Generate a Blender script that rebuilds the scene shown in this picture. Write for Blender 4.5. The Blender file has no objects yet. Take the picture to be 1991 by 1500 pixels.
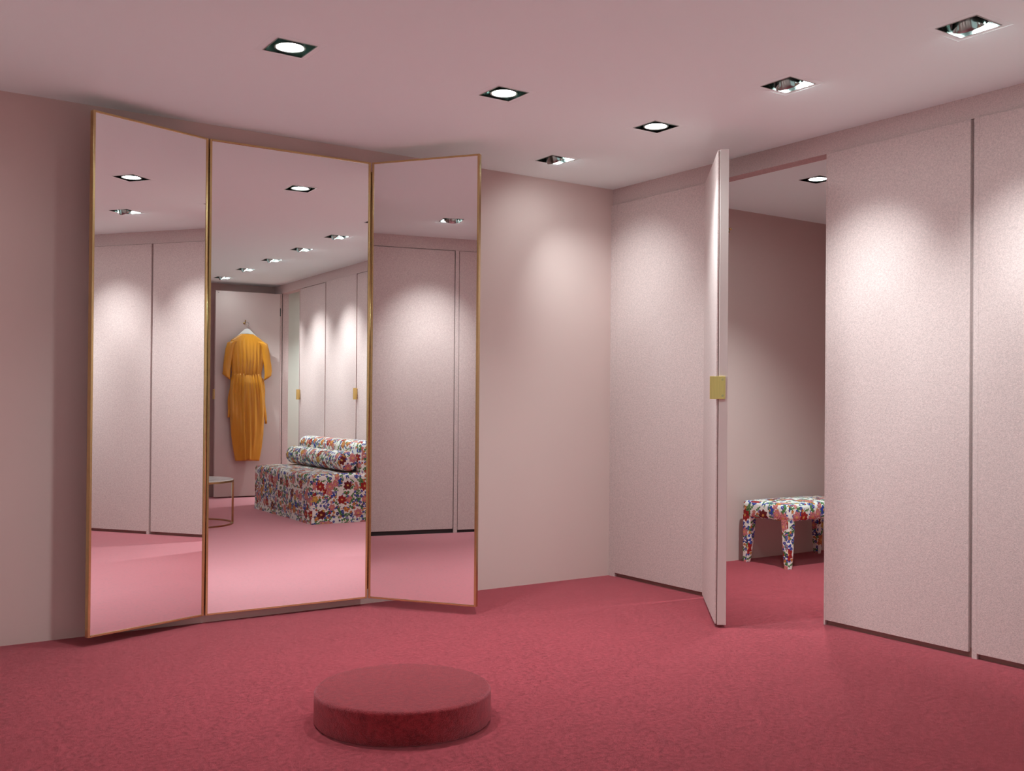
import bpy, bmesh, math, random
from mathutils import Vector, Matrix
scene = bpy.context.scene
C = scene.collection
PI = math.pi
H = 2.7

# ------------------------------------------------------------------ camera, world, exposure
cam_d = bpy.data.cameras.new('camera')
cam = bpy.data.objects.new('camera', cam_d); C.objects.link(cam)
F_PX, CX, CY = 1963.94, 993.997, 767.266
cam_d.sensor_fit = 'HORIZONTAL'; cam_d.sensor_width = 36.0
cam_d.lens = 36.0 * F_PX / 1991.0
cam_d.shift_x = (995.5 - CX) / 1991.0
cam_d.shift_y = (CY - 750.0) / 1991.0
yaw, pitch, roll = 0.59824, 0.00674, -0.00828
fwd = Vector((math.sin(yaw)*math.cos(pitch), math.cos(yaw)*math.cos(pitch), math.sin(pitch)))
r0 = Vector((math.cos(yaw), -math.sin(yaw), 0)); d0 = fwd.cross(r0)
rgt = math.cos(roll)*r0 + math.sin(roll)*d0
dwn = -math.sin(roll)*r0 + math.cos(roll)*d0
M = Matrix((rgt, -dwn, -fwd)).transposed().to_4x4()
M.translation = (-4.5635, -5.44922, 1.21113)
cam.matrix_world = M
cam_d.clip_start = 0.05
scene.camera = cam

w = bpy.data.worlds.new('world'); scene.world = w; w.use_nodes = True
w.node_tree.nodes['Background'].inputs[0].default_value = (0.80, 1.0, 1.0, 1)
w.node_tree.nodes['Background'].inputs[1].default_value = 0.48

vs = scene.view_settings
vs.view_transform = 'Standard'; vs.look = 'None'; vs.gamma = 1.0; vs.use_curve_mapping = False
vs.exposure = 0.56
SPOT_W = 56.0           # beam of each downlight
LENS_E = 120.0          # glow of each lens
LIGHT_COL = (.80, 1.0, 1.0)

# ------------------------------------------------------------------ helpers
def tag(o, label, cat, group=None, kind=None):
    o['label'] = label; o['category'] = cat
    if group: o['group'] = group
    if kind: o['kind'] = kind
    return o

def empty(name, loc=(0, 0, 0)):
    o = bpy.data.objects.new(name, None); C.objects.link(o)
    o.location = loc; o.empty_display_size = 0.1
    return o

ROOT = {}          # object name -> world location of the thing's root
def mesh(name, bm, mat, parent=None, smooth=False, origin=None):
    """bm is in world coordinates; the parent's root location is taken off."""
    if parent is not None:
        off = Vector(ROOT.get(parent.name, parent.location))
    else:
        off = Vector(origin) if origin else Vector((0, 0, 0))
    bmesh.ops.translate(bm, verts=bm.verts, vec=-off)
    bmesh.ops.recalc_face_normals(bm, faces=bm.faces)
    me = bpy.data.meshes.new(name); bm.to_mesh(me); bm.free()
    if mat: me.materials.append(mat)
    if smooth:
        for p in me.polygons: p.use_smooth = True
    o = bpy.data.objects.new(name, me); C.objects.link(o)
    if parent is not None:
        o.parent = parent
        ROOT[o.name] = tuple(off)
    else:
        o.location = off; ROOT[o.name] = tuple(off)
    return o

def smooth_angle(o, deg=35):
    me = o.data
    for p in me.polygons: p.use_smooth = True
    bm = bmesh.new(); bm.from_mesh(me)
    for e in bm.edges:
        if len(e.link_faces) == 2 and e.calc_face_angle(0) > math.radians(deg): e.smooth = False
    bm.to_mesh(me); bm.free()

def box(bm, x0, x1, y0, y1, z0, z1, bevel=0.0, seg=2):
    r = bmesh.ops.create_cube(bm, size=1.0)
    vs_ = r['verts']
    for v in vs_:
        v.co = Vector(((x0+x1)/2 + v.co.x*abs(x1-x0), (y0+y1)/2 + v.co.y*abs(y1-y0), (z0+z1)/2 + v.co.z*abs(z1-z0)))
    if bevel > 0:
        es = list({e for v in vs_ for e in v.link_edges})
        bmesh.ops.bevel(bm, geom=es, offset=bevel, segments=seg, profile=0.5, affect='EDGES')
    return vs_

def obox(bm, origin, ax, ay, x0, x1, y0, y1, z0, z1, bevel=0.0, seg=2):
    """box in a frame whose x and y axes are ax, ay (horizontal unit vectors)."""
    t = bmesh.new(); box(t, x0, x1, y0, y1, z0, z1, bevel, seg)
    ax = Vector(ax); ay = Vector(ay); o = Vector(origin)
    for v in t.verts:
        c = v.co.copy(); v.co = o + ax*c.x + ay*c.y + Vector((0, 0, c.z))
    me = bpy.data.meshes.new('tmp'); t.to_mesh(me); t.free(); bm.from_mesh(me); bpy.data.meshes.remove(me)

def B(*a, bevel=0.0, seg=2):
    bm = bmesh.new(); box(bm, *a, bevel=bevel, seg=seg); return bm

def loft(bm, rings, close=True, cap0=True, cap1=True):
    rv = [[bm.verts.new(p) for p in r] for r in rings]
    n = len(rv[0])
    for a, b in zip(rv[:-1], rv[1:]):
        for i in range(n if close else n-1):
            j = (i+1) % n
            bm.faces.new((a[i], a[j], b[j], b[i]))
    if cap0: bm.faces.new(rv[0][::-1])
    if cap1: bm.faces.new(rv[-1])
    return rv

def lathe(bm, prof, cx, cy, n=48, cap=True):
    rings = [[(cx+r*math.cos(2*PI*i/n), cy+r*math.sin(2*PI*i/n), z) for i in range(n)] for r, z in prof]
    loft(bm, rings, True, cap, cap)

def tube(bm, pts, rad, n=10):
    pts = [Vector(p) for p in pts]; rings = []
    for i, p in enumerate(pts):
        d = (pts[min(i+1, len(pts)-1)] - pts[max(i-1, 0)]).normalized()
        u = d.cross(Vector((0, 0, 1)) if abs(d.z) < .9 else Vector((1, 0, 0))).normalized(); v = d.cross(u)
        r = rad[i] if isinstance(rad, (list, tuple)) else rad
        rings.append([p + r*(math.cos(2*PI*k/n)*u + math.sin(2*PI*k/n)*v) for k in range(n)])
    loft(bm, rings)

def box_uv(o):
    me = o.data; uv = me.uv_layers.new(name='UVMap')
    for p in me.polygons:
        n = p.normal; a = max(range(3), key=lambda k: abs(n[k]))
        for li in p.loop_indices:
            c = me.vertices[me.loops[li].vertex_index].co
            uv.data[li].uv = ((c.y, c.z), (c.x, c.z), (c.x, c.y))[a]

# ------------------------------------------------------------------ materials
class NT:
    def __init__(s, name):
        s.m = bpy.data.materials.new(name); s.m.use_nodes = True
        s.t = s.m.node_tree; s.b = s.t.nodes['Principled BSDF']
    def n(s, typ, **kw):
        x = s.t.nodes.new(typ)
        for k, v in kw.items(): setattr(x, k, v)
        return x
    def l(s, a, b): s.t.links.new(a, b)
    def set(s, **kw):
        for k, v in kw.items():
            s.b.inputs[k.replace('_', ' ')].default_value = v
    def math(s, op, a, b=None, c=None):
        x = s.n('ShaderNodeMath', operation=op)
        for i, v in enumerate((a, b, c)):
            if v is None: continue
            if isinstance(v, (int, float)): x.inputs[i].default_value = v
            else: s.l(v, x.inputs[i])
        return x.outputs[0]
    def mix(s, f, a, b):
        x = s.n('ShaderNodeMix', data_type='RGBA')
        for v, i in ((f, 0), (a, 6), (b, 7)):
            if isinstance(v, (int, float)): x.inputs[i].default_value = v
            elif isinstance(v, tuple): x.inputs[i].default_value = (*v[:3], 1)
            else: s.l(v, x.inputs[i])
        return x.outputs[2]
    def noise(s, scale, detail=2, vec=None, rough=.5):
        x = s.n('ShaderNodeTexNoise'); x.inputs['Scale'].default_value = scale
        x.inputs['Detail'].default_value = detail; x.inputs['Roughness'].default_value = rough
        if vec is not None: s.l(vec, x.inputs['Vector'])
        return x.outputs['Fac']
    def ramp(s, f, stops, interp='LINEAR'):
        x = s.n('ShaderNodeValToRGB'); x.color_ramp.interpolation = interp
        e = x.color_ramp.elements
        while len(e) < len(stops): e.new(0.5)
        for k, (p, c) in zip(e, stops): k.position = p; k.color = (*c[:3], 1)
        s.l(f, x.inputs[0]); return x.outputs[0]
    def bump(s, h, strength, dist=0.002):
        x = s.n('ShaderNodeBump'); x.inputs['Strength'].default_value = strength; x.inputs['Distance'].default_value = dist
        s.l(h, x.inputs['Height']); s.l(x.outputs[0], s.b.inputs['Normal'])
    def world_pos(s):
        return s.n('ShaderNodeNewGeometry').outputs['Position']

def mul(c, k): return tuple(min(1, v*k) for v in c)

def mat_paint(name, col, var=.03, rough=.75):
    t = NT(name); g = t.world_pos()
    f = t.noise(1.3, 3, g)
    t.l(t.mix(f, mul(col, 1-var), mul(col, 1+var)), t.b.inputs['Base Color'])
    t.set(Roughness=rough, Specular_IOR_Level=.25)
    t.bump(t.noise(220, 2, g), .06, .001)
    return t.m

def mat_felt(name, col):
    t = NT(name); g = t.world_pos()
    a = t.noise(185, 3, g, .65); b = t.noise(70, 2, g)
    f = t.math('ADD', t.math('MULTIPLY', a, .75), t.math('MULTIPLY', b, .25))
    f = t.ramp(f, [(.36, (0, 0, 0)), (.64, (1, 1, 1))])
    t.l(t.mix(f, mul(col, .83), mul(col, 1.13)), t.b.inputs['Base Color'])
    t.set(Roughness=.95, Specular_IOR_Level=.1, Sheen_Weight=.06, Sheen_Roughness=.5)
    t.b.inputs['Sheen Tint'].default_value = (1, .93, .92, 1)
    t.bump(a, .35, .003)
    return t.m

def mat_carpet(name, col, sheen=.35, k=1.0, pile=0, tint=(1, .55, .6)):
    t = NT(name); g = t.world_pos()
    mp = t.n('ShaderNodeMapping'); mp.inputs['Scale'].default_value = (1, 1, 1)
    t.l(g, mp.inputs['Vector'])
    a = t.noise(260, 3, mp.outputs[0], .7); b = t.noise(9, 4, mp.outputs[0], .6); c = t.noise(48, 3, mp.outputs[0], .6)
    f = t.math('ADD', t.math('ADD', t.math('MULTIPLY', a, .42), t.math('MULTIPLY', b, .10)), t.math('MULTIPLY', c, .48))
    f = t.ramp(f, [(.41, (0, 0, 0)), (.59, (1, 1, 1))])
    t.l(t.mix(f, mul(col, .64*k), mul(col, 1.36*k)), t.b.inputs['Base Color'])
    t.set(Roughness=1.0, Specular_IOR_Level=.05, Sheen_Weight=sheen, Sheen_Roughness=.45)
    t.b.inputs['Sheen Tint'].default_value = (*tint, 1)
    t.bump(t.math('ADD', a, t.math('MULTIPLY', c, .8)), .7, .008)
    if pile:            # pile combed towards the mirror wall: fuzzy sheen about the fibre direction
        out = t.b.outputs[0]
        for k_, nrm in ((.60, (.70, .40, .59)), (.66, (.35, .80, .48))):
            g_ = t.n('ShaderNodeBsdfSheen', distribution='ASHIKHMIN'); g_.inputs['Roughness'].default_value = 1.0
            g_.inputs['Color'].default_value = (.95*pile*k_, .62*pile*k_, .68*pile*k_, 1)
            cv = t.n('ShaderNodeCombineXYZ')
            for q in range(3): cv.inputs[q].default_value = nrm[q]
            t.l(cv.outputs[0], g_.inputs['Normal'])
            ad = t.n('ShaderNodeAddShader'); t.l(out, ad.inputs[0]); t.l(g_.outputs[0], ad.inputs[1]); out = ad.outputs[0]
        t.l(out, t.t.nodes['Material Output'].inputs['Surface'])
    return t.m

def mat_metal(name, col, rough=.2, brushed=False):
    t = NT(name); t.set(Metallic=1.0, Roughness=rough)
    g = t.world_pos(); mp = t.n('ShaderNodeMapping'); t.l(g, mp.inputs['Vector'])
    mp.inputs['Scale'].default_value = (60, 60, 1.5) if brushed else (8, 8, 8)
    f = t.noise(4, 3, mp.outputs[0])
    t.l(t.mix(f, mul(col, .85), mul(col, 1.1)), t.b.inputs['Base Color'])
    return t.m

def mat_plain(name, col, rough=.5, **kw):
    t = NT(name); g = t.world_pos()
    f = t.noise(30, 2, g)
    t.l(t.mix(f, mul(col, .94), mul(col, 1.05)), t.b.inputs['Base Color'])
    t.set(Roughness=rough, **kw)
    return t.m

def mat_floral():
    t = NT('floral_chintz')
    uvn = t.n('ShaderNodeUVMap'); uvn.uv_map = 'UVMap'
    nz = t.n('ShaderNodeTexNoise'); nz.inputs['Scale'].default_value = 45; t.l(uvn.outputs[0], nz.inputs['Vector'])
    sub = t.n('ShaderNodeVectorMath', operation='SUBTRACT'); t.l(nz.outputs['Color'], sub.inputs[0]); sub.inputs[1].default_value = (.5, .5, .5)
    scl = t.n('ShaderNodeVectorMath', operation='SCALE'); t.l(sub.outputs[0], scl.inputs[0]); scl.inputs['Scale'].default_value = .018
    add = t.n('ShaderNodeVectorMath', operation='ADD'); t.l(uvn.outputs[0], add.inputs[0]); t.l(scl.outputs[0], add.inputs[1])
    uv = add.outputs[0]
    def cell(scale, off):
        m = t.n('ShaderNodeVectorMath', operation='MULTIPLY_ADD'); t.l(uv, m.inputs[0])
        m.inputs[1].default_value = (scale, scale, 0); m.inputs[2].default_value = (off, off*1.7, 0)
        v = t.n('ShaderNodeTexVoronoi', voronoi_dimensions='2D', feature='F1')
        v.inputs['Scale'].default_value = 1; v.inputs['Randomness'].default_value = .85
        t.l(m.outputs[0], v.inputs['Vector'])
        d = t.n('ShaderNodeVectorMath', operation='SUBTRACT'); t.l(m.outputs[0], d.inputs[0]); t.l(v.outputs['Position'], d.inputs[1])
        s = t.n('ShaderNodeSeparateXYZ'); t.l(d.outputs[0], s.inputs[0])
        c = t.n('ShaderNodeSeparateColor'); t.l(v.outputs['Color'], c.inputs[0])
        return s.outputs[0], s.outputs[1], v.outputs['Distance'], c.outputs[0], c.outputs[1], c.outputs[2]
    col = (.83, .80, .74)
    _, _, cr, ca_, cb_, cc_ = cell(6.2, 2.2)
    wob = t.math('MULTIPLY', t.math('SUBTRACT', t.noise(38, 2, uvn.outputs[0]), .5), .35)
    cr = t.math('ADD', cr, wob)
    near = t.math('LESS_THAN', cr, .44); wide = t.math('LESS_THAN', cr, .57)
    def leaf(col, scale, off, L, W, thr, msk=None):
        dx, dy, r, a, b, c = cell(scale, off)
        an = t.math('MULTIPLY', a, 6.283); ca = t.math('COSINE', an); sa = t.math('SINE', an)
        u = t.math('ADD', t.math('MULTIPLY', dx, ca), t.math('MULTIPLY', dy, sa))
        v = t.math('SUBTRACT', t.math('MULTIPLY', dy, ca), t.math('MULTIPLY', dx, sa))
        un = t.math('DIVIDE', u, L)
        wid = t.math('MULTIPLY', t.math('SUBTRACT', 1.0, t.math('MULTIPLY', un, un)), W)
        # serrated sprig
        wid = t.math('MULTIPLY', wid, t.math('ADD', .7, t.math('MULTIPLY', t.math('COSINE', t.math('MULTIPLY', un, 11.0)), .35)))
        inn = t.math('MULTIPLY', t.math('LESS_THAN', t.math('ABSOLUTE', v), wid), t.math('GREATER_THAN', b, thr))
        if msk is not None: inn = t.math('MULTIPLY', inn, msk)
        g = t.ramp(t.math('ADD', t.math('MULTIPLY', t.math('DIVIDE', v, W), .5), .5), [(0, (.02, .08, .03)), (.42, (.05, .17, .05)), (.5, (.22, .34, .10)), (.58, (.06, .20, .06)), (1, (.03, .11, .05))])
        return t.mix(inn, col, g)
    def flower(col, scale, off, R, n, thr, stops, dark=.45, msk=None):
        dx, dy, r, a, b, c = cell(scale, off)
        an = t.math('ADD', t.math('ARCTAN2', dy, dx), t.math('MULTIPLY', a, 6.283))
        cs = t.math('COSINE', t.math('MULTIPLY', an, float(n)))
        pr = t.math('MULTIPLY', t.math('ADD', .87, t.math('MULTIPLY', cs, .13)), R)
        inn = t.math('MULTIPLY', t.math('LESS_THAN', r, pr), t.math('GREATER_THAN', b, thr))
        if msk is not None: inn = t.math('MULTIPLY', inn, msk)
        base = t.ramp(c, stops, 'CONSTANT')
        rn = t.math('DIVIDE', r, R)
        rings = t.math('ADD', t.math('MULTIPLY', t.math('SINE', t.math('ADD', t.math('MULTIPLY', rn, 13.0), t.math('MULTIPLY', cs, 1.6))), .5), .5)
        sh = t.mix(t.math('MULTIPLY', rings, dark), base, (.0, .0, .0))
        lt = t.mix(t.math('MULTIPLY', t.math('LESS_THAN', rn, .22), .8), sh, (.75, .45, .12))
        return t.mix(inn, col, lt)
    RED, DRK, PNK, ORG, YEL, BLU, DBL, VIO = (.42, .02, .02), (.18, .008, .012), (.72, .24, .24), (.66, .22, .06), (.72, .40, .07), (.03, .07, .42), (.012, .02, .20), (.28, .22, .50)
    col = leaf(col, 9.5, 3.1, .58, .19, .10, wide)
    col = leaf(col, 13, 7.7, .52, .19, .10, wide)
    col = leaf(col, 16, 5.3, .50, .17, .45)
    col = flower(col, 21, 1.9, .36, 5, .25, [(0, BLU), (.45, DBL), (.68, VIO), (.78, BLU), (.92, PNK)], .45, wide)
    col = flower(col, 25, 12.4, .36, 5, .60, [(0, BLU), (.5, ORG), (.8, RED)])
    col = flower(col, 12, 9.2, .44, 6, .28, [(0, PNK), (.28, ORG), (.48, RED), (.64, YEL), (.8, PNK), (.92, BLU)], .45, near)
    col = flower(col, 7.6, 17.5, .37, 7, .50, [(0, PNK), (.35, RED), (.55, ORG), (.72, PNK), (.88, DRK)])
    t.l(col, t.b.inputs['Base Color'])
    t.set(Roughness=.6, Specular_IOR_Level=.35)
    wv = t.noise(700, 1, uv); t.bump(wv, .12, .001)
    return t.m

def mat_satin(name, col):
    t = NT(name); g = t.world_pos()
    mp = t.n('ShaderNodeMapping'); mp.inputs['Scale'].default_value = (30, 30, 2); t.l(g, mp.inputs['Vector'])
    f = t.noise(2, 3, mp.outputs[0])
    t.l(t.mix(f, mul(col, .85), mul(col, 1.15)), t.b.inputs['Base Color'])
    t.set(Roughness=.36, Specular_IOR_Level=.5, Sheen_Weight=.15)
    t.b.inputs['Sheen Tint'].default_value = (1, .7, .3, 1)
    return t.m

def mat_emit(name, col, strength):
    t = NT(name); t.set(Roughness=.3)
    t.b.inputs['Emission Color'].default_value = (*col, 1); t.b.inputs['Emission Strength'].default_value = strength
    t.l(t.mix(t.noise(40, 1, t.world_pos()), (.9, .9, .9), (1, 1, 1)), t.b.inputs['Base Color'])
    return t.m

def mat_marble():
    t = NT('pale_marble'); g = t.world_pos()
    f = t.ramp(t.noise(6, 6, g, .65), [(.40, (.60, .56, .55)), (.5, (.80, .77, .76)), (.7, (.84, .82, .81))])
    t.l(f, t.b.inputs['Base Color']); t.set(Roughness=.2); return t.m

PINK = (.630, .455, .426)
FELT = (.580, .422, .408)
m_wall = mat_paint('pink_wall_paint', PINK)
m_cub = mat_paint('cubicle_wall_paint', (.540, .420, .395))
m_beige = mat_paint('beige_cubicle_paint', (.56, .52, .47))
m_ceil = mat_paint('ceiling_paint', (.88, .985, .98), .0, .85)  # cool cast put into the white to offset pink bounce off the carpet
m_felt = mat_felt('pink_wool_felt', FELT)
m_lacq = mat_paint('pink_lacquer', (.600, .470, .450), .02, .45)
m_plinth = mat_plain('dark_plinth_wood', (.25, .135, .115), .7)
m_carpet = mat_carpet('rose_carpet', (.345, .041, .056), pile=.56)
m_carpet_d = mat_carpet('rose_carpet_platform', (.26, .023, .028), 1.0, tint=(1, .36, .42))
m_brass = mat_metal('brass', (.56, .40, .19), .24)
m_brass_b = mat_metal('brushed_brass', (.82, .60, .22), .36, True)
m_chrome = mat_metal('chrome', (.46, .50, .48), .16)
m_dark = mat_metal('dark_metal', (.10, .11, .11), .35)
m_black = mat_plain('black_steel', (.02, .02, .02), .4)
t_ = NT('mirror_silver'); t_.set(Metallic=1.0, Roughness=0.0)
t_.l(t_.mix(t_.noise(.5, 1, t_.world_pos()), (.90, .885, .88), (.905, .89, .885)), t_.b.inputs['Base Color']); m_mirror = t_.m
m_lens = mat_emit('lamp_lens', LIGHT_COL, LENS_E)
m_lens_t = mat_emit('lamp_lens_tilted', LIGHT_COL, LENS_E*.6)
m_floral = mat_floral()
m_dress = mat_satin('mustard_satin', (.58, .225, .016))
m_white = mat_plain('white_lacquer', (.85, .84, .82), .35)
m_marble = mat_marble()
m_back = mat_plain('mirror_backing_board', (.18, .13, .11), .7)

# ------------------------------------------------------------------ lamp positions (x, y, kind, tilt, azimuth)
TO_R, TO_L = 0.0, PI
LAMPS = []
for y in (-.465, -2.28, -3.18, -4.08, -4.98, -5.88, -6.78):
    LAMPS.append((-.855, y, 'tilt', TO_R + .22))
LAMPS += [(-2.945, -1.39, 'flat', 0), (-1.855, -1.39, 'flat', 0), (-.862, -1.385, 'flat', 0)]
LAMPS += [(-4.11, -1.00, 'tilt', TO_L), (-4.25, -2.60, 'tilt', TO_L), (-4.40, -4.20, 'tilt', TO_L), (-4.5, -5.8, 'tilt', TO_L)]
LAMPS += [(.875, -1.06, 'cub', 0), (.80, -6.72, 'cub', 0)]
HS = .084

# ------------------------------------------------------------------ structure
RX0, RX1, RY0, RY1 = -6.2, 2.6, -7.4, 0.0
# side wall runs slightly off square, seen only in the right-hand mirror
SW_A = Vector((-4.893, 0.0)); SW_D = Vector((-.11, -1.0)).normalized()
def sw(t, o=0.0):          # point t metres along the side wall, o metres into the room
    n = Vector((-SW_D.y, SW_D.x)); n = n if n.x > 0 else -n
    p = SW_A + SW_D*t + n*o; return p

tag(mesh('floor', B(RX0, RX1, RY0-.1, RY1+.1, -.06, 0), m_carpet), 'rose red wool carpet covering the whole floor', 'carpet', kind='structure')

def sheet_with_holes(z, x0, x1, y0, y1, holes):
    xs = sorted({x0, x1, *[h[0]-HS for h in holes], *[h[0]+HS for h in holes]})
    ys = sorted({y0, y1, *[h[1]-HS for h in holes], *[h[1]+HS for h in holes]})
    bm = bmesh.new(); vm = {}
    def V(x, y):
        k = (x, y)
        if k not in vm: vm[k] = bm.verts.new((x, y, z))
        return vm[k]
    for a, b in zip(xs[:-1], xs[1:]):
        for c, d in zip(ys[:-1], ys[1:]):
            mx, my = (a+b)/2, (c+d)/2
            if any(abs(mx-h[0]) < HS and abs(my-h[1]) < HS for h in holes): continue
            bm.faces.new((V(a, c), V(a, d), V(b, d), V(b, c)))
    return bm
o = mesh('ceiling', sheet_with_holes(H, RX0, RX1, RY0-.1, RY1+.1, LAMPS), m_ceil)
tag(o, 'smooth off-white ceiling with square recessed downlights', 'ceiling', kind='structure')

tag(mesh('wall_left', B(RX0, RX1, 0, .12, 0, H), m_wall), 'plain matt pink wall behind the three-part mirror', 'wall', kind='structure')
bm = B(-1.75, .10, RY0-.12, RY0, 0, H); box(bm, RX0, -1.75, RY0-.12, RY0, 2.55, H); box(bm, RX0, -5.35, RY0-.12, RY0, 0, 2.55)  # unseen wide opening added here to let world light in as neutral fill
tag(mesh('wall_rear', bm, m_wall), 'plain pink wall behind the open door with the mustard dress', 'wall', kind='structure')

# right wall: frieze above, posts, reveals of the two openings
OP1 = (-.930, -1.835); OP2 = (-6.42, -7.13)
TOPZ = 2.587; BOTZ = .026; PROUD = .014
bm = bmesh.new()
box(bm, 0, .10, RY0, 0, TOPZ+.004, H)
for a, b in ((0, OP1[0]), (OP1[1], OP2[0]), (OP2[1], RY0)):
    box(bm, .012, .10, b, a, 0, TOPZ+.004)
for a, b in ((0, -.064), (-.924, OP1[0]), (OP1[1], -1.844), (-2.699, -2.724), (-3.678, -3.702), (-4.675, -4.702), (-5.575, -5.602), (-6.410, OP2[0]), (OP2[1], -7.147), (-7.302, RY0)):
    box(bm, -PROUD, .02, b, a, 0, TOPZ)
wr = mesh('wall_right', bm, m_felt)
tag(wr, 'felt-covered pink wall of fitting room panels under a plain frieze', 'wall', kind='structure')
def wpanel(y0, y1, parent=None, name='wall_panel', top=TOPZ, x=-PROUD, g0=0.0, g1=.004):
    b_ = B(x, .010, y1+g1, y0-g0, BOTZ, top, bevel=.0015)
    return mesh(name, b_, m_felt, parent)
for a, b in ((-.064, -.918), (-1.844, -2.684), (-2.724, -3.662), (-4.702, -5.559), (-7.147, -7.298)):
    wpanel(a, b, wr)
bm = bmesh.new()
for a, b in ((-.064, -.922), (-1.844, -2.693), (-2.726, -3.670), (-3.702, -4.662), (-4.702, -5.563), (-5.602, -6.406), (-7.147, -7.298)):
    box(bm, .004, .0125, b, a, 0, .045)
tag(mesh('baseboard_right', bm, m_plinth), 'dark recessed plinth strip along the felt panels', 'baseboard', kind='structure')

def pull_plate(parent, o, ax, ay, z0=1.232, z1=1.355, w=.083, th=.008):
    """brass plate: ax runs across the plate, ay is its normal."""
    b_ = bmesh.new(); obox(b_, o, ax, ay, 0, w, -th, 0, z0, z1, .0012, 2)
    pl = mesh('pull_plate', b_, m_brass_b, parent); pl['label'] = 'brushed brass pull plate'
    for z in (z0+.018, z1-.018):
        b2 = bmesh.new(); p0 = Vector(o) + Vector(ax)*(w-.016); n = Vector(ay)
        tube(b2, [p0+Vector((0, 0, z))-n*(th-.001), p0+Vector((0, 0, z))-n*(th+.0015)], .006, 10)
        mesh('screw', b2, m_brass, pl)
    return pl

# closed fitting-room doors in the right wall
def closed_door(n, y0, y1, label):
    e = empty('door_%d' % n, (0, (y0+y1)/2, 0)); ROOT[e.name] = tuple(e.location)
    wpanel(y0, y1, e, 'felt_panel', TOPZ-.008)
    # plate stands proud of the far edge of the door
    pull_plate(e, (-.062, y1+.018, 0), (1, 0, 0), (0, -1, 0), w=.062)
    tag(e, label, 'door', kind='structure')
closed_door(3, -3.702, -4.658, 'closed felt fitting room door nearest the floral sofa, with brass pull')
closed_door(4, -5.602, -6.402, 'closed felt door beside the dark opening, with brass pull plate')

def coat_hook(parent, p, d):
    """brass peg at p pointing along d."""
    p = Vector(p); d = Vector(d).normalized(); b_ = bmesh.new()
    tube(b_, [p-d*.002, p+d*.004], .016, 16)
    tube(b_, [p+d*.003, p+d*.030, p+d*.045+Vector((0, 0, .012)), p+d*.052+Vector((0, 0, .030))], [.006, .006, .006, .007], 10)
    tube(b_, [p+d*.052+Vector((0, 0, .026)), p+d*.053+Vector((0, 0, .036))], .010, 12)
    o_ = mesh('coat_hook', b_, m_brass, parent, True); o_['label'] = 'brass coat hook'
    return o_

def open_door(n, hinge, ddir, fdir, length, label, hook_t, hook_z=2.19, th=.047):
    """ddir: hinge to free edge; fdir: normal of the felt face."""
    e = empty('door_%d' % n, (hinge[0], hinge[1], 0)); ROOT[e.name] = tuple(e.location)
    dd = Vector((*ddir, 0)).normalized(); ff = Vector((*fdir, 0)).normalized(); h3 = Vector((*hinge, 0))
    b_ = bmesh.new(); obox(b_, h3, dd, ff, .004, length, -th, 0, .016, TOPZ-.006, .002)
    mesh('door_slab', b_, m_lacq, e)
    b_ = bmesh.new(); obox(b_, h3, dd, ff, .010, length-.006, .004, .013, .020, TOPZ-.010, .002)
    mesh('felt_panel', b_, m_felt, e)
    b_ = bmesh.new(); obox(b_, h3, dd, ff, .014, length-.010, -.001, .006, .024, TOPZ-.014)
    mesh('shadow_gap_batten', b_, m_plinth, e)
    # pull plate on the free edge
    pull_plate(e, h3 + dd*(length+.0002) + ff*.048, -ff, -dd)
    for z in (.30, 2.30):
        b_ = bmesh.new(); q = h3 + ff*(-.024) - dd*.004
        tube(b_, [q+Vector((0, 0, z)), q+Vector((0, 0, z+.10))], .009, 12)
        mesh('hinge', b_, m_black, e)
    coat_hook(e, h3 + dd*hook_t - ff*th + Vector((0, 0, hook_z)), -ff)
    b_ = bmesh.new(); q = h3 + dd*(length-.035) - ff*th + Vector((0, 0, TOPZ-.030))
    tube(b_, [q+ff*.001, q-ff*.0012], .005, 10); mesh('screw', b_, m_chrome, e)
    tag(e, label, 'door', kind='structure')
    return e
# door 1: half open towards the camera
D1 = Vector((-.545, -.640)).normalized(); N1 = Vector((D1.y, -D1.x)); N1 = N1 if N1.x < 0 else -N1
open_door(1, (-.030, -.942), D1, N1, .84, 'felt fitting room door standing half open before the floral bench', .42)
# door 2: wide open, back side carries the dress
D2 = Vector((-.815, -.035)).normalized()
open_door(2, (-.020, -7.145), D2, (D2.y, -D2.x) if -D2.x < 0 else (-D2.y, D2.x), .815, 'wide open fitting room door with the mustard dress hanging on it', .458)

# fitting rooms behind the right wall
for nm, a in (('wall_cubicle_near', (.10, RX1, -2.16, -2.08, 0, H)), ('wall_cubicle_end', (2.50, RX1, -2.08, 0, 0, H)),
              ('wall_cubicle_rear', (.10, 1.9, RY0-.12, RY0+.02, 0, H)), ('wall_cubicle_side', (.10, 1.9, -6.10, -6.02, 0, H)), ('wall_cubicle_back', (1.62, 1.70, RY0+.02, -6.10, 0, H))):
    lab = {'wall_cubicle_near': 'pink partition closing the bench cubicle', 'wall_cubicle_end': 'pink end wall of the cubicle beyond the floral bench',
           'wall_cubicle_rear': 'plain cubicle wall beside the open dress door', 'wall_cubicle_side': 'cubicle partition behind the closed felt door', 'wall_cubicle_back': 'beige cubicle back wall seen past the dress door'}[nm]
    tag(mesh(nm, B(*a), m_beige if nm in ('wall_cubicle_back', 'wall_cubicle_rear') else m_cub), lab, 'wall', kind='structure')

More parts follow.
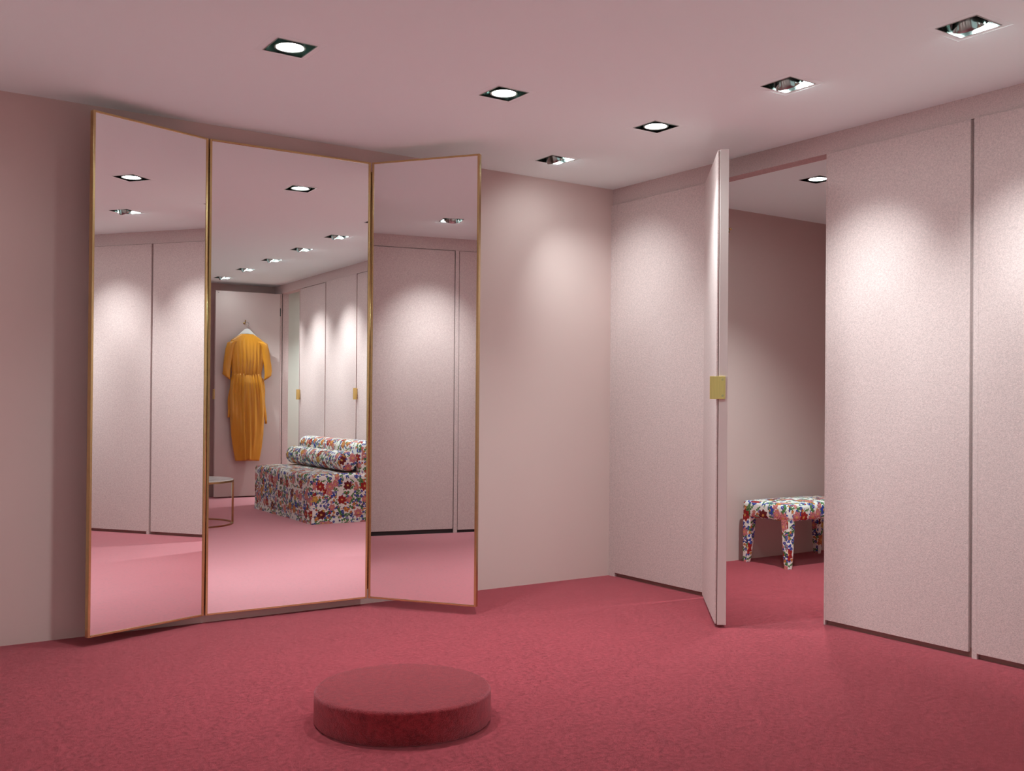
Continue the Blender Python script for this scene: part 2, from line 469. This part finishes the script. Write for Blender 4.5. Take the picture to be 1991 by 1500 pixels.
# side wall with panels (seen in the right-hand mirror)
def sbox(bm, t0, t1, o0, o1, z0, z1, bevel=0):
    n = sw(0, 1) - sw(0); obox(bm, (*SW_A, 0), (*SW_D, 0), (*n, 0), t0, t1, o0, o1, z0, z1, bevel)
bm = bmesh.new()
sbox(bm, -.05, 7.6, -.12, 0, TOPZ+.004, H)
sbox(bm, -.05, 7.6, -.12, -.012, 0, TOPZ+.004)
TP = [(.02, .24), (.275, 1.235), (1.270, 2.15), (2.18, 3.05), (3.08, 3.95), (3.98, 4.85), (4.88, 5.75), (5.78, 6.65), (6.68, 7.35)]
for (a, b), (c, d) in zip(TP[:-1], TP[1:]): sbox(bm, b, c, -.02, PROUD*.75, 0, TOPZ+.002)
ws = mesh('wall_side', bm, m_felt)
tag(ws, 'felt-panelled side wall reflected in the right mirror wing', 'wall', kind='structure')
for k, (a, b) in enumerate(TP):
    if k == 1: continue
    b_ = bmesh.new(); sbox(b_, a+.004, b-.004, -.010, PROUD, BOTZ, TOPZ, .003); mesh('wall_panel', b_, m_felt, ws)
e = empty('door_5', (*sw(.75), 0)); ROOT[e.name] = tuple(e.location)
b_ = bmesh.new(); sbox(b_, .283, 1.225, -.010, PROUD, BOTZ+.012, TOPZ-.004, .003); mesh('felt_panel', b_, m_felt, e)
tag(e, 'closed felt door reflected in the right mirror wing, dark gap beneath', 'door', kind='structure')
bm = bmesh.new()
for a, b in TP: sbox(bm, a+.002, b-.002, -.0125, -.004, 0, .05)
tag(mesh('baseboard_side', bm, m_black), 'dark gap strip below the reflected side wall panels', 'baseboard', kind='structure')

# ------------------------------------------------------------------ three-part mirror
ZB, ZT = .046, 2.612
HL = Vector((-2.862, -.045)); HR = Vector((-1.902, -.0645))
def deg(a): return math.radians(a)
LO = HL + .667*Vector((-math.cos(deg(18.3)), -math.sin(deg(18.3))))
RO = HR + .690*Vector((math.cos(deg(54.6)), -math.sin(deg(54.6))))
mir = empty('folding_mirror', (-2.38, -.05, 0)); ROOT[mir.name] = tuple(mir.location)
def mirror_leaf(a, b, name, tilt=0.0, inset=.008):
    a = Vector((*a, 0)); b = Vector((*b, 0)); u = (b-a).normalized(); L = (b-a).length
    n = Vector((u.y, -u.x, 0))           # into the room
    FW, FD = .013, .026
    bb = bmesh.new(); obox(bb, a, u, n, inset+.004, L-inset-.004, -FD+.002, -.005, ZB+.004, ZT-.004)
    leaf_ = mesh('mirror_leaf', bb, m_back, mir); leaf_['label'] = name
    for q0 in (inset, L-inset-FW):
        bb = bmesh.new(); obox(bb, a, u, n, q0, q0+FW, -FD, .003, ZB, ZT, .002, 3); mesh('brass_stile', bb, m_brass, leaf_)
    for q0 in (ZB, ZT-FW*.8):
        bb = bmesh.new(); obox(bb, a, u, n, inset+FW, L-inset-FW, -FD, .0025, q0, q0+FW*.8, .0015, 2); mesh('brass_rail', bb, m_brass, leaf_)
    bb = bmesh.new()
    obox(bb, a, u, n, inset+FW-.002, L-inset-FW+.002, -.0045, 0, ZB+FW*.8-.002, ZT-FW*.8+.002)
    # plumb error of the hung glass
    for v in bb.verts: v.co += n*(math.tan(tilt)*(v.co.z-1.3))
    mesh('mirror_glass', bb, m_mirror, leaf_)
mirror_leaf(LO, HL, 'narrow mirror leaf folded out on the left', 0, .003)
mirror_leaf(HL, HR, 'wide middle mirror leaf', -deg(.10), .006)
mirror_leaf(HR, RO, 'narrow mirror leaf folded out on the right', 0, .003)
for h in (HL, HR):
    bb = bmesh.new(); n = Vector((0, -1, 0)); p = Vector((*h, 0)) - Vector((0, .004 if False else -.004, 0))
    tube(bb, [p+Vector((0, 0, ZB+.055)), p+Vector((0, 0, ZT-.055))], .0055, 10)
    o = mesh('piano_hinge', bb, m_brass, mir, True)
for z in (.30, 2.2): mesh('mounting_batten', B(-2.83, -1.94, -.022, .001, z, z+.06), m_back, mir)
tag(mir, 'tall three-part mirror with thin brass frame fixed to the pink wall', 'mirror')

# ------------------------------------------------------------------ downlights
def make_lamp(i, x, y, kind, az, label):
    e = empty('recessed_downlight', (x, y, H)); ROOT[e.name] = (x, y, H)
    bb = bmesh.new()
    for s in (-1, 1):
        box(bb, x-.118, x+.118, y+s*.116, y+s*.118, H-.0006, H+.001)
        box(bb, x+s*.116, x+s*.118, y-.116, y+.116, H-.0006, H+.001)
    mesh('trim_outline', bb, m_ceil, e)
    bb = bmesh.new(); t = .004
    box(bb, x-HS-t, x-HS+.0005, y-HS-t, y+HS+t, H-.002, H+.13); box(bb, x+HS-.0005, x+HS+t, y-HS-t, y+HS+t, H-.002, H+.13)
    box(bb, x-HS, x+HS, y-HS-t, y-HS+.0005, H-.002, H+.13); box(bb, x-HS, x+HS, y+HS-.0005, y+HS+t, H-.002, H+.13)
    box(bb, x-HS-t, x+HS+t, y-HS-t, y+HS+t, H+.13, H+.134)
    mesh('housing', bb, m_chrome, e)
    tilt = 0.0 if kind != 'tilt' else deg(34)
    # lamp head, built around its pivot and turned
    piv = Vector((x, y, H+.034)) if kind == 'tilt' else Vector((x, y, H+.036))
    R_ = Matrix.Rotation(az, 3, 'Z') @ Matrix.Rotation(-tilt, 3, 'Y')
    def turned(b2):
        for v in b2.verts: v.co = piv + R_ @ v.co
        return b2
    zf = -.036
    bb = bmesh.new(); n = 40
    prof = [(.066, zf), (.066, zf+.012), (.060, zf+.030), (.050, zf+.065), (.020, zf+.075)]
    lathe(bb, prof, 0, 0, n, False)
    lathe(bb, [(.066, zf), (.0575, zf), (.0565, zf+.004), (.0565, zf+.006)], 0, 0, n, False)
    head = mesh('lamp_head', turned(bb), m_chrome, e); smooth_angle(head, 40)
    bb = bmesh.new(); lathe(bb, [(.0565, zf+.006), (.04, zf+.004), (.02, zf+.003), (.004, zf+.0028)], 0, 0, n, False)
    bmesh.ops.contextual_create(bb, geom=[v for v in bb.verts if v.co.xy.length < .005])
    mesh('lens', turned(bb), m_lens_t if kind == 'tilt' else m_lens, head, True)
    for s in (-1, 1): mesh('gimbal_arm', turned(B(-.006, .006, s*.066-.004, s*.066+.006, zf+.004, zf+.05)), m_dark, e)
    ld = bpy.data.lights.new('downlight_beam', 'SPOT')
    ld.energy = SPOT_W * {'cub': 3.9, 'flat': 1.9, 'tilt': .9 if i == 0 else (2.4 if 3 <= i <= 6 else 1.6)}[kind]; ld.color = LIGHT_COL
    ld.spot_size = deg(86 if i == 0 else {'cub': 110, 'flat': 116, 'tilt': 64}[kind]); ld.spot_blend = 1.0; ld.shadow_soft_size = .045
    lo = bpy.data.objects.new('downlight_beam', ld); C.objects.link(lo)
    lo.parent = e; q = piv + R_ @ Vector((0, 0, zf-.004)) - Vector((x, y, H))
    lo.location = q; lo.rotation_euler = R_.to_euler()
    tag(e, label, 'downlight', 'square recessed ceiling downlights')
LAB = ['tilted downlight nearest the room corner, between the mirror and felt wall',
       'tilted downlight in the right-hand row, second from the frame edge',
       'large tilted downlight at the top right of the photo',
       'tilted downlight nearest in the row reflected in the middle mirror',
       'second tilted downlight of the receding row in the middle mirror',
       'third tilted downlight of the receding row in the middle mirror',
       'farthest tilted downlight, in front of the dress door',
       'round-faced downlight above the left part of the mirror',
       'round-faced downlight above the right mirror wing',
       'round-faced downlight in line with the felt wall row',
       'tilted downlight reflected alone in the right mirror wing',
       'tilted downlight along the side wall, second from the mirror wall',
       'tilted downlight along the side wall, third from the mirror wall',
       'tilted downlight along the side wall, last before the rear wall',
       'downlight inside the cubicle over the floral bench',
       'downlight inside the cubicle beside the dress door']
for i, (x, y, k, az) in enumerate(LAMPS): make_lamp(i, x, y, k, az, LAB[i])

# ------------------------------------------------------------------ carpeted platform
bm = bmesh.new(); R_P, H_P = .335, .122; pc = (-2.722, -2.032)
prof = [(.05, 0), (R_P-.004, 0), (R_P, .006)]
for k in range(6):
    a = k/5*PI/2; prof.append((R_P-.016+.016*math.cos(a), H_P-.016+.016*math.sin(a)))
prof += [(.28, H_P+.0005), (.15, H_P+.001), (.03, H_P+.001)]
lathe(bm, prof, pc[0], pc[1], 96)
random.seed(4)
o = mesh('carpeted_platform', bm, m_carpet_d, None, True, origin=(pc[0], pc[1], 0))
tag(o, 'low round fitting platform covered in dark rose carpet', 'platform')

# ------------------------------------------------------------------ floral bench in the cubicle
bx0, bx1, by0, by1 = 1.255, 2.130, -.512, -.058
be = empty('floral_bench', ((bx0+bx1)/2, (by0+by1)/2, 0)); ROOT[be.name] = tuple(be.location)
bb = B(bx0, bx1, by0, by1, .345, .468, bevel=.028, seg=4)
bmesh.ops.subdivide_edges(bb, edges=[e_ for e_ in bb.edges if e_.calc_length() > .2], cuts=8, use_grid_fill=True)
for v in bb.verts:
    if v.co.z > .46:
        u_ = (v.co.x-bx0)/(bx1-bx0); w_ = (v.co.y-by0)/(by1-by0); v.co.z += .018*math.sin(PI*min(1, max(0, u_)))*math.sin(PI*min(1, max(0, w_)))
s = mesh('seat', bb, m_floral, be); smooth_angle(s, 50); box_uv(s)
for lx, ly, sx, sy in ((bx0, by0, 1, 1), (bx0, by1, 1, -1), (bx1, by0, -1, 1), (bx1, by1, -1, -1)):
    bb = bmesh.new(); rings = []
    for z, wd in ((.36, .078), (.25, .072), (.10, .060), (.012, .050), (0, .046)):
        c_ = .024; a0, a1 = lx+sx*.002, lx+sx*(.002+wd); b0, b1 = ly+sy*.002, ly+sy*(.002+wd)
        xs_, ys_ = sorted((a0, a1)), sorted((b0, b1)); ring = []; rr = .014
        for (qx, qy, st) in ((xs_[1]-rr, ys_[1]-rr, 0), (xs_[0]+rr, ys_[1]-rr, 1), (xs_[0]+rr, ys_[0]+rr, 2), (xs_[1]-rr, ys_[0]+rr, 3)):
            for k in range(4):
                an = st*PI/2 + k/3*PI/2; ring.append((qx+rr*math.cos(an), qy+rr*math.sin(an), z))
        rings.append(ring)
    loft(bb, rings); l_ = mesh('leg', bb, m_floral, be); smooth_angle(l_, 50); box_uv(l_)
tag(be, 'floral chintz bench with four covered legs inside the cubicle', 'bench')

# ------------------------------------------------------------------ floral sofa (seen in the middle mirror)
sx0, sx1, sy0, sy1 = -.770, -.040, -5.765, -3.985
so = empty('floral_sofa', ((sx0+sx1)/2, (sy0+sy1)/2, 0)); ROOT[so.name] = tuple(so.location)
def soft(name, a, bevel, parent, seg=5, crown=0, flat_base=True):
    bb = B(*a); zm = (a[4]+a[5])/2
    es = [e_ for e_ in bb.edges if not (flat_base and all(v.co.z < zm for v in e_.verts))]
    bmesh.ops.bevel(bb, geom=es, offset=bevel, segments=seg, profile=.5, affect='EDGES')
    long_ = [e_ for e_ in bb.edges if e_.calc_length() > .25]
    bmesh.ops.subdivide_edges(bb, edges=long_, cuts=9, use_grid_fill=True)
    zt = a[5]
    for v in bb.verts:
        if v.co.z > zt-.005 and crown:
            u_ = (v.co.x-a[0])/(a[1]-a[0]); w_ = (v.co.y-a[2])/(a[3]-a[2]); v.co.z += crown*math.sin(PI*min(1, max(0, u_)))*math.sin(PI*min(1, max(0, w_)))
    o_ = mesh(name, bb, m_floral, parent); smooth_angle(o_, 50); box_uv(o_); return o_
soft('plinth_band', (sx0+.004, sx1, sy0+.004, sy1-.004, 0, .072), .006, so, 2)
soft('seat_block', (sx0, sx1, sy0, sy1, .074, .492), .040, so, 5, .012)
soft('backrest', (-.255, sx1+.002, sy0-.02, sy1-.001, .47, .812), .075, so, 6)
tag(so, 'armless floral chintz sofa standing against the felt wall', 'sofa')
def bolster(loc, r, y0, y1, label):
    bb = bmesh.new(); n = 40; prof = [(r*.05, y0), (r*.75, y0+.002), (r*.93, y0+.012), (r, y0+.04)]
    m_ = 10
    prof += [(r, y0+.04+(y1-y0-.08)*k/m_) for k in range(1, m_)] + [(r, y1-.04), (r*.93, y1-.012), (r*.75, y1-.002), (r*.05, y1)]
    rings = [[(loc[0]+q*math.cos(2*PI*i/n), yy, loc[1]+q*math.sin(2*PI*i/n)) for i in range(n)] for q, yy in prof]
    loft(bb, rings)
    uvl = bb.loops.layers.uv.new('UVMap')
    for f in bb.faces:
        end = abs(f.normal.y) > .6 if f.normal.length else False
        f.normal_update(); end = abs(f.normal.y) > .6
        us = []
        for lp in f.loops:
            c_ = lp.vert.co; an = math.atan2(c_.z-loc[1], c_.x-loc[0]) % (2*PI)
            us.append((c_.y, an*r, c_.x, c_.z))
        if max(u[1] for u in us)-min(u[1] for u in us) > PI*r: us = [(u[0], u[1]+(2*PI*r if u[1] < PI*r else 0), u[2], u[3]) for u in us]
        for lp, u in zip(f.loops, us): lp[uvl].uv = (u[2], u[3]) if end else (u[0], u[1])
    o_ = mesh('bolster_cushion', bb, m_floral, None, True, origin=(loc[0], (y0+y1)/2, loc[1]-r))
    tag(o_, label, 'cushion')
bolster((-.362, .6062), .100, -5.63, -4.02, 'long floral bolster cushion lying on the sofa seat')

# ------------------------------------------------------------------ round side table (seen in the middle mirror)
tc = Vector((-1.784, -4.602)); TR = .42; TZ = .440
te = empty('round_coffee_table', (tc.x, tc.y, 0)); ROOT[te.name] = (tc.x, tc.y, 0)
bb = bmesh.new(); lathe(bb, [(.05, TZ-.016), (TR-.008, TZ-.016), (TR-.005, TZ-.013), (TR-.005, TZ-.003), (TR-.008, TZ), (.05, TZ)], tc.x, tc.y, 72)
o = mesh('marble_top', bb, m_marble, te); smooth_angle(o)
bb = bmesh.new(); lathe(bb, [(TR, TZ-.026), (TR, TZ-.008), (TR-.004, TZ-.008), (TR-.004, TZ-.016), (TR-.03, TZ-.017), (TR-.03, TZ-.026), (TR, TZ-.026)], tc.x, tc.y, 72, False)
o = mesh('brass_rim', bb, m_brass, te); smooth_angle(o)
bb = bmesh.new(); lathe(bb, [(TR, 0), (TR, .014), (TR-.022, .014), (TR-.022, 0), (TR, 0)], tc.x, tc.y, 72, False)
o = mesh('base_ring', bb, m_brass, te); smooth_angle(o)
a0 = math.atan2(.287, .958)
for k in range(3):
    a = a0 + k*2*PI/3; q = tc + (TR-.011)*Vector((math.cos(a), math.sin(a)))
    mesh('leg', B(q.x-.0085, q.x+.0085, q.y-.0085, q.y+.0085, .012, TZ-.02, bevel=.002), m_brass, te)
tag(te, 'round pale marble table on a slim brass ring base, cut by the mirror frame', 'table')

# ------------------------------------------------------------------ mustard dress on hanger (seen in the middle mirror)
DX = -.463; DYB = -7.052       # dress centre, its back rests just off the door
he = empty('clothes_hanger', (DX, -7.058, 1.94)); ROOT[he.name] = tuple(he.location)
prof = [(0, 2.118), (.030, 2.110), (.095, 2.048), (.195, 1.955), (.200, 1.938), (.185, 1.935), (.095, 2.012), (.040, 2.050), (0, 2.056)]
pts = prof + [(-x, z) for x, z in prof[-2:0:-1]]
bb = bmesh.new(); loft(bb, [[(DX+x, -7.066, z) for x, z in pts], [(DX+x, -7.050, z) for x, z in pts]])
mesh('hanger_arms', bb, m_white, he)
bb = bmesh.new(); hk = [Vector((DX, -7.058, 2.112)), Vector((DX, -7.058, 2.150))]
for k in range(0, 11):
    a = -PI/2 + k/10*PI*1.35; hk.append(Vector((DX-.018*0+.024*math.cos(a), -7.058, 2.174+.024*math.sin(a))))
tube(bb, hk, .0028, 8); mesh('hanger_hook', bb, m_chrome, he, True)
tag(he, 'white clothes hanger on the brass hook of the open door', 'hanger')

de = empty('mustard_dress', (DX, DYB, .46)); ROOT[de.name] = tuple(de.location)
def interp(tab, z):
    for (z1, *a), (z0, *b) in zip(tab[:-1], tab[1:]):
        if z0 <= z <= z1:
            f = (z-z0)/(z1-z0); f = f*f*(3-2*f) if False else f
            return [q+(p_-q)*f for p_, q in zip(a, b)]
    return list(tab[-1][1:])
def body(tab, z_hi, z_lo, rows, pleat, n=140):
    rings = []
    for r in range(rows+1):
        z = z_hi + (z_lo-z_hi)*r/rows
        wd, dp, sh = interp(tab, z); ring = []
        for i in range(n):
            a = 2*PI*i/n; ca, sa = math.cos(a), math.sin(a)
            u = math.copysign(abs(ca)**.85, ca); x = DX + sh + wd*u
            v = math.copysign(abs(sa)**.75, sa)
            y = DYB + dp*v*(1.0 if sa > 0 else .15)
            if sa > 0: y += pleat(u, z)*min(1, sa*2.2)
            zz = z
            if r == 0 and False: zz += 0
            ring.append((x, y, zz))
        rings.append(ring)
    return rings
def saw(x):                 # soft asymmetric fold
    f = x - math.floor(x); return (math.sin(PI*f**.6))
def bod_pleat(u, z):
    k = max(0, min(1, (2.0-z)/.25)); g = math.exp(-(u/.62)**2)
    return .022*k*g*saw(u*4.6+.3+.05*math.sin(9*z)) + .004*math.sin(23*u+z*3)*k
FOLDS = [(-.86, .05, .010, .9), (-.66, .055, .014, .55), (-.47, .05, .017, .85), (-.27, .045, .020, 1.0), (-.10, .06, .013, .45), (.04, .045, .021, 1.1), (.20, .05, .016, .7), (.37, .05, .019, .95), (.55, .05, .014, .5), (.74, .06, .015, .8), (.90, .05, .008, .6)]
def skirt_pleat(u, z):
    f = (1.54-z)/1.08; y = 0
    for c_, w_, am, ln in FOLDS:
        cc = c_*(1+.06*math.sin(PI*f)) + .05*f*math.sin(11*c_)
        ww = w_*(1+1.3*f); d_ = (u-cc)/ww
        y += 2.5*am*math.exp(-d_*d_)*min(1, .45+f*6)*max(0, 1-f/ln if ln < 1 else 1-.55*f)
    y += .018*math.sin(5.5*u*math.copysign(1, u) + 8*f)*min(1, max(0, f*2))*abs(u)*(1-f*.5)
    return y
TB = [(2.048, .080, .020, 0), (2.030, .105, .026, 0), (2.005, .150, .034, 0), (1.965, .205, .040, 0), (1.925, .222, .044, 0), (1.85, .215, .048, 0), (1.72, .206, .050, .004), (1.62, .196, .048, 0), (1.560, .186, .040, -.003), (1.535, .184, .036, -.004)]
TS = [(1.548, .182, .036, -.004), (1.520, .190, .042, -.003), (1.42, .208, .050, 0), (1.25, .220, .052, .002), (1.05, .218, .050, .006), (.80, .205, .046, .012), (.62, .182, .042, .014), (.50, .160, .038, .015), (.462, .153, .036, .015)]
bb = bmesh.new(); loft(bb, body(TB, 2.048, 1.535, 40, bod_pleat), True, False, True)
mesh('bodice', bb, m_dress, de, True)
R = body(TS, 1.548, .462, 70, skirt_pleat)
for i, pnt in enumerate(R[-1]):
    u = (pnt[0]-DX-.015)/.153; R[-1][i] = (pnt[0], pnt[1], pnt[2] + .018*math.exp(-(u/.35)**2) - .004*u)
bb = bmesh.new(); loft(bb, R, True, True, True); mesh('skirt', bb, m_dress, de, True)
bb = bmesh.new(); loft(bb, [[(DX-.004+.190*math.cos(2*PI*i/80), DYB+.046*math.copysign(abs(math.sin(2*PI*i/80))**.75, math.sin(2*PI*i/80))*(1 if i < 40 else .2), z+.004*math.sin(i*1.7)) for i in range(80)] for z in (1.530, 1.544, 1.556)], True, False, False)
mesh('waistband', bb, m_dress, de, True)
for s in (-1, 1):
    path = [(s*.105, 1.955, .020), (s*.160, 1.950, .036), (s*.204, 1.918, .048), (s*.226, 1.84, .049), (s*.243, 1.74, .047), (s*.256, 1.65, .046), (s*.263, 1.58, .046), (s*.262, 1.53, .046), (s*.262, 1.505, .047)]
    if s > 0: path = [(x+.002, z, r) for x, z, r in path]
    rings = []; n = 36
    for k, (x, z, r) in enumerate(path):
        ring = []
        for i in range(n):
            a = 2*PI*i/n; rr = r*(1+.07*math.sin(3*a+k*1.3)+.05*math.sin(7*a+2*k))
            tilt = .28*s
            dx_, dy_ = rr*math.cos(a), .72*rr*math.sin(a)
            yy = DYB+.018+dy_*(1 if dy_ > 0 else .55)
            ring.append((DX+x+dx_, yy, z + dx_*tilt*(1 if k else .5) + (.022*dx_/r*s if k >= 7 else 0)))
        rings.append(ring)
    bb = bmesh.new(); loft(bb, rings); mesh('sleeve', bb, m_dress, de, True)
for x0_, z0_, x1_, z1_ in ((-.655, 1.50, -.694, 1.005), (-.268, 1.50, -.219, .925)):
    bb = bmesh.new(); rings = []
    for k in range(13):
        f = k/12; x = x0_+(x1_-x0_)*f + .006*math.sin(f*9); z = z0_+(z1_-z0_)*f; wd = .013+.006*math.sin(PI*f); y = DYB+.004+.006*math.sin(f*7)
        rings.append([(x-wd, y-.0015, z), (x+wd, y+.003, z), (x+wd, y+.0055, z), (x-wd, y+.001, z)])
    loft(bb, rings); mesh('waist_tie', bb, m_dress, de, True)
tag(de, 'mustard yellow satin midi dress with gathered waist hanging on the open door', 'dress')
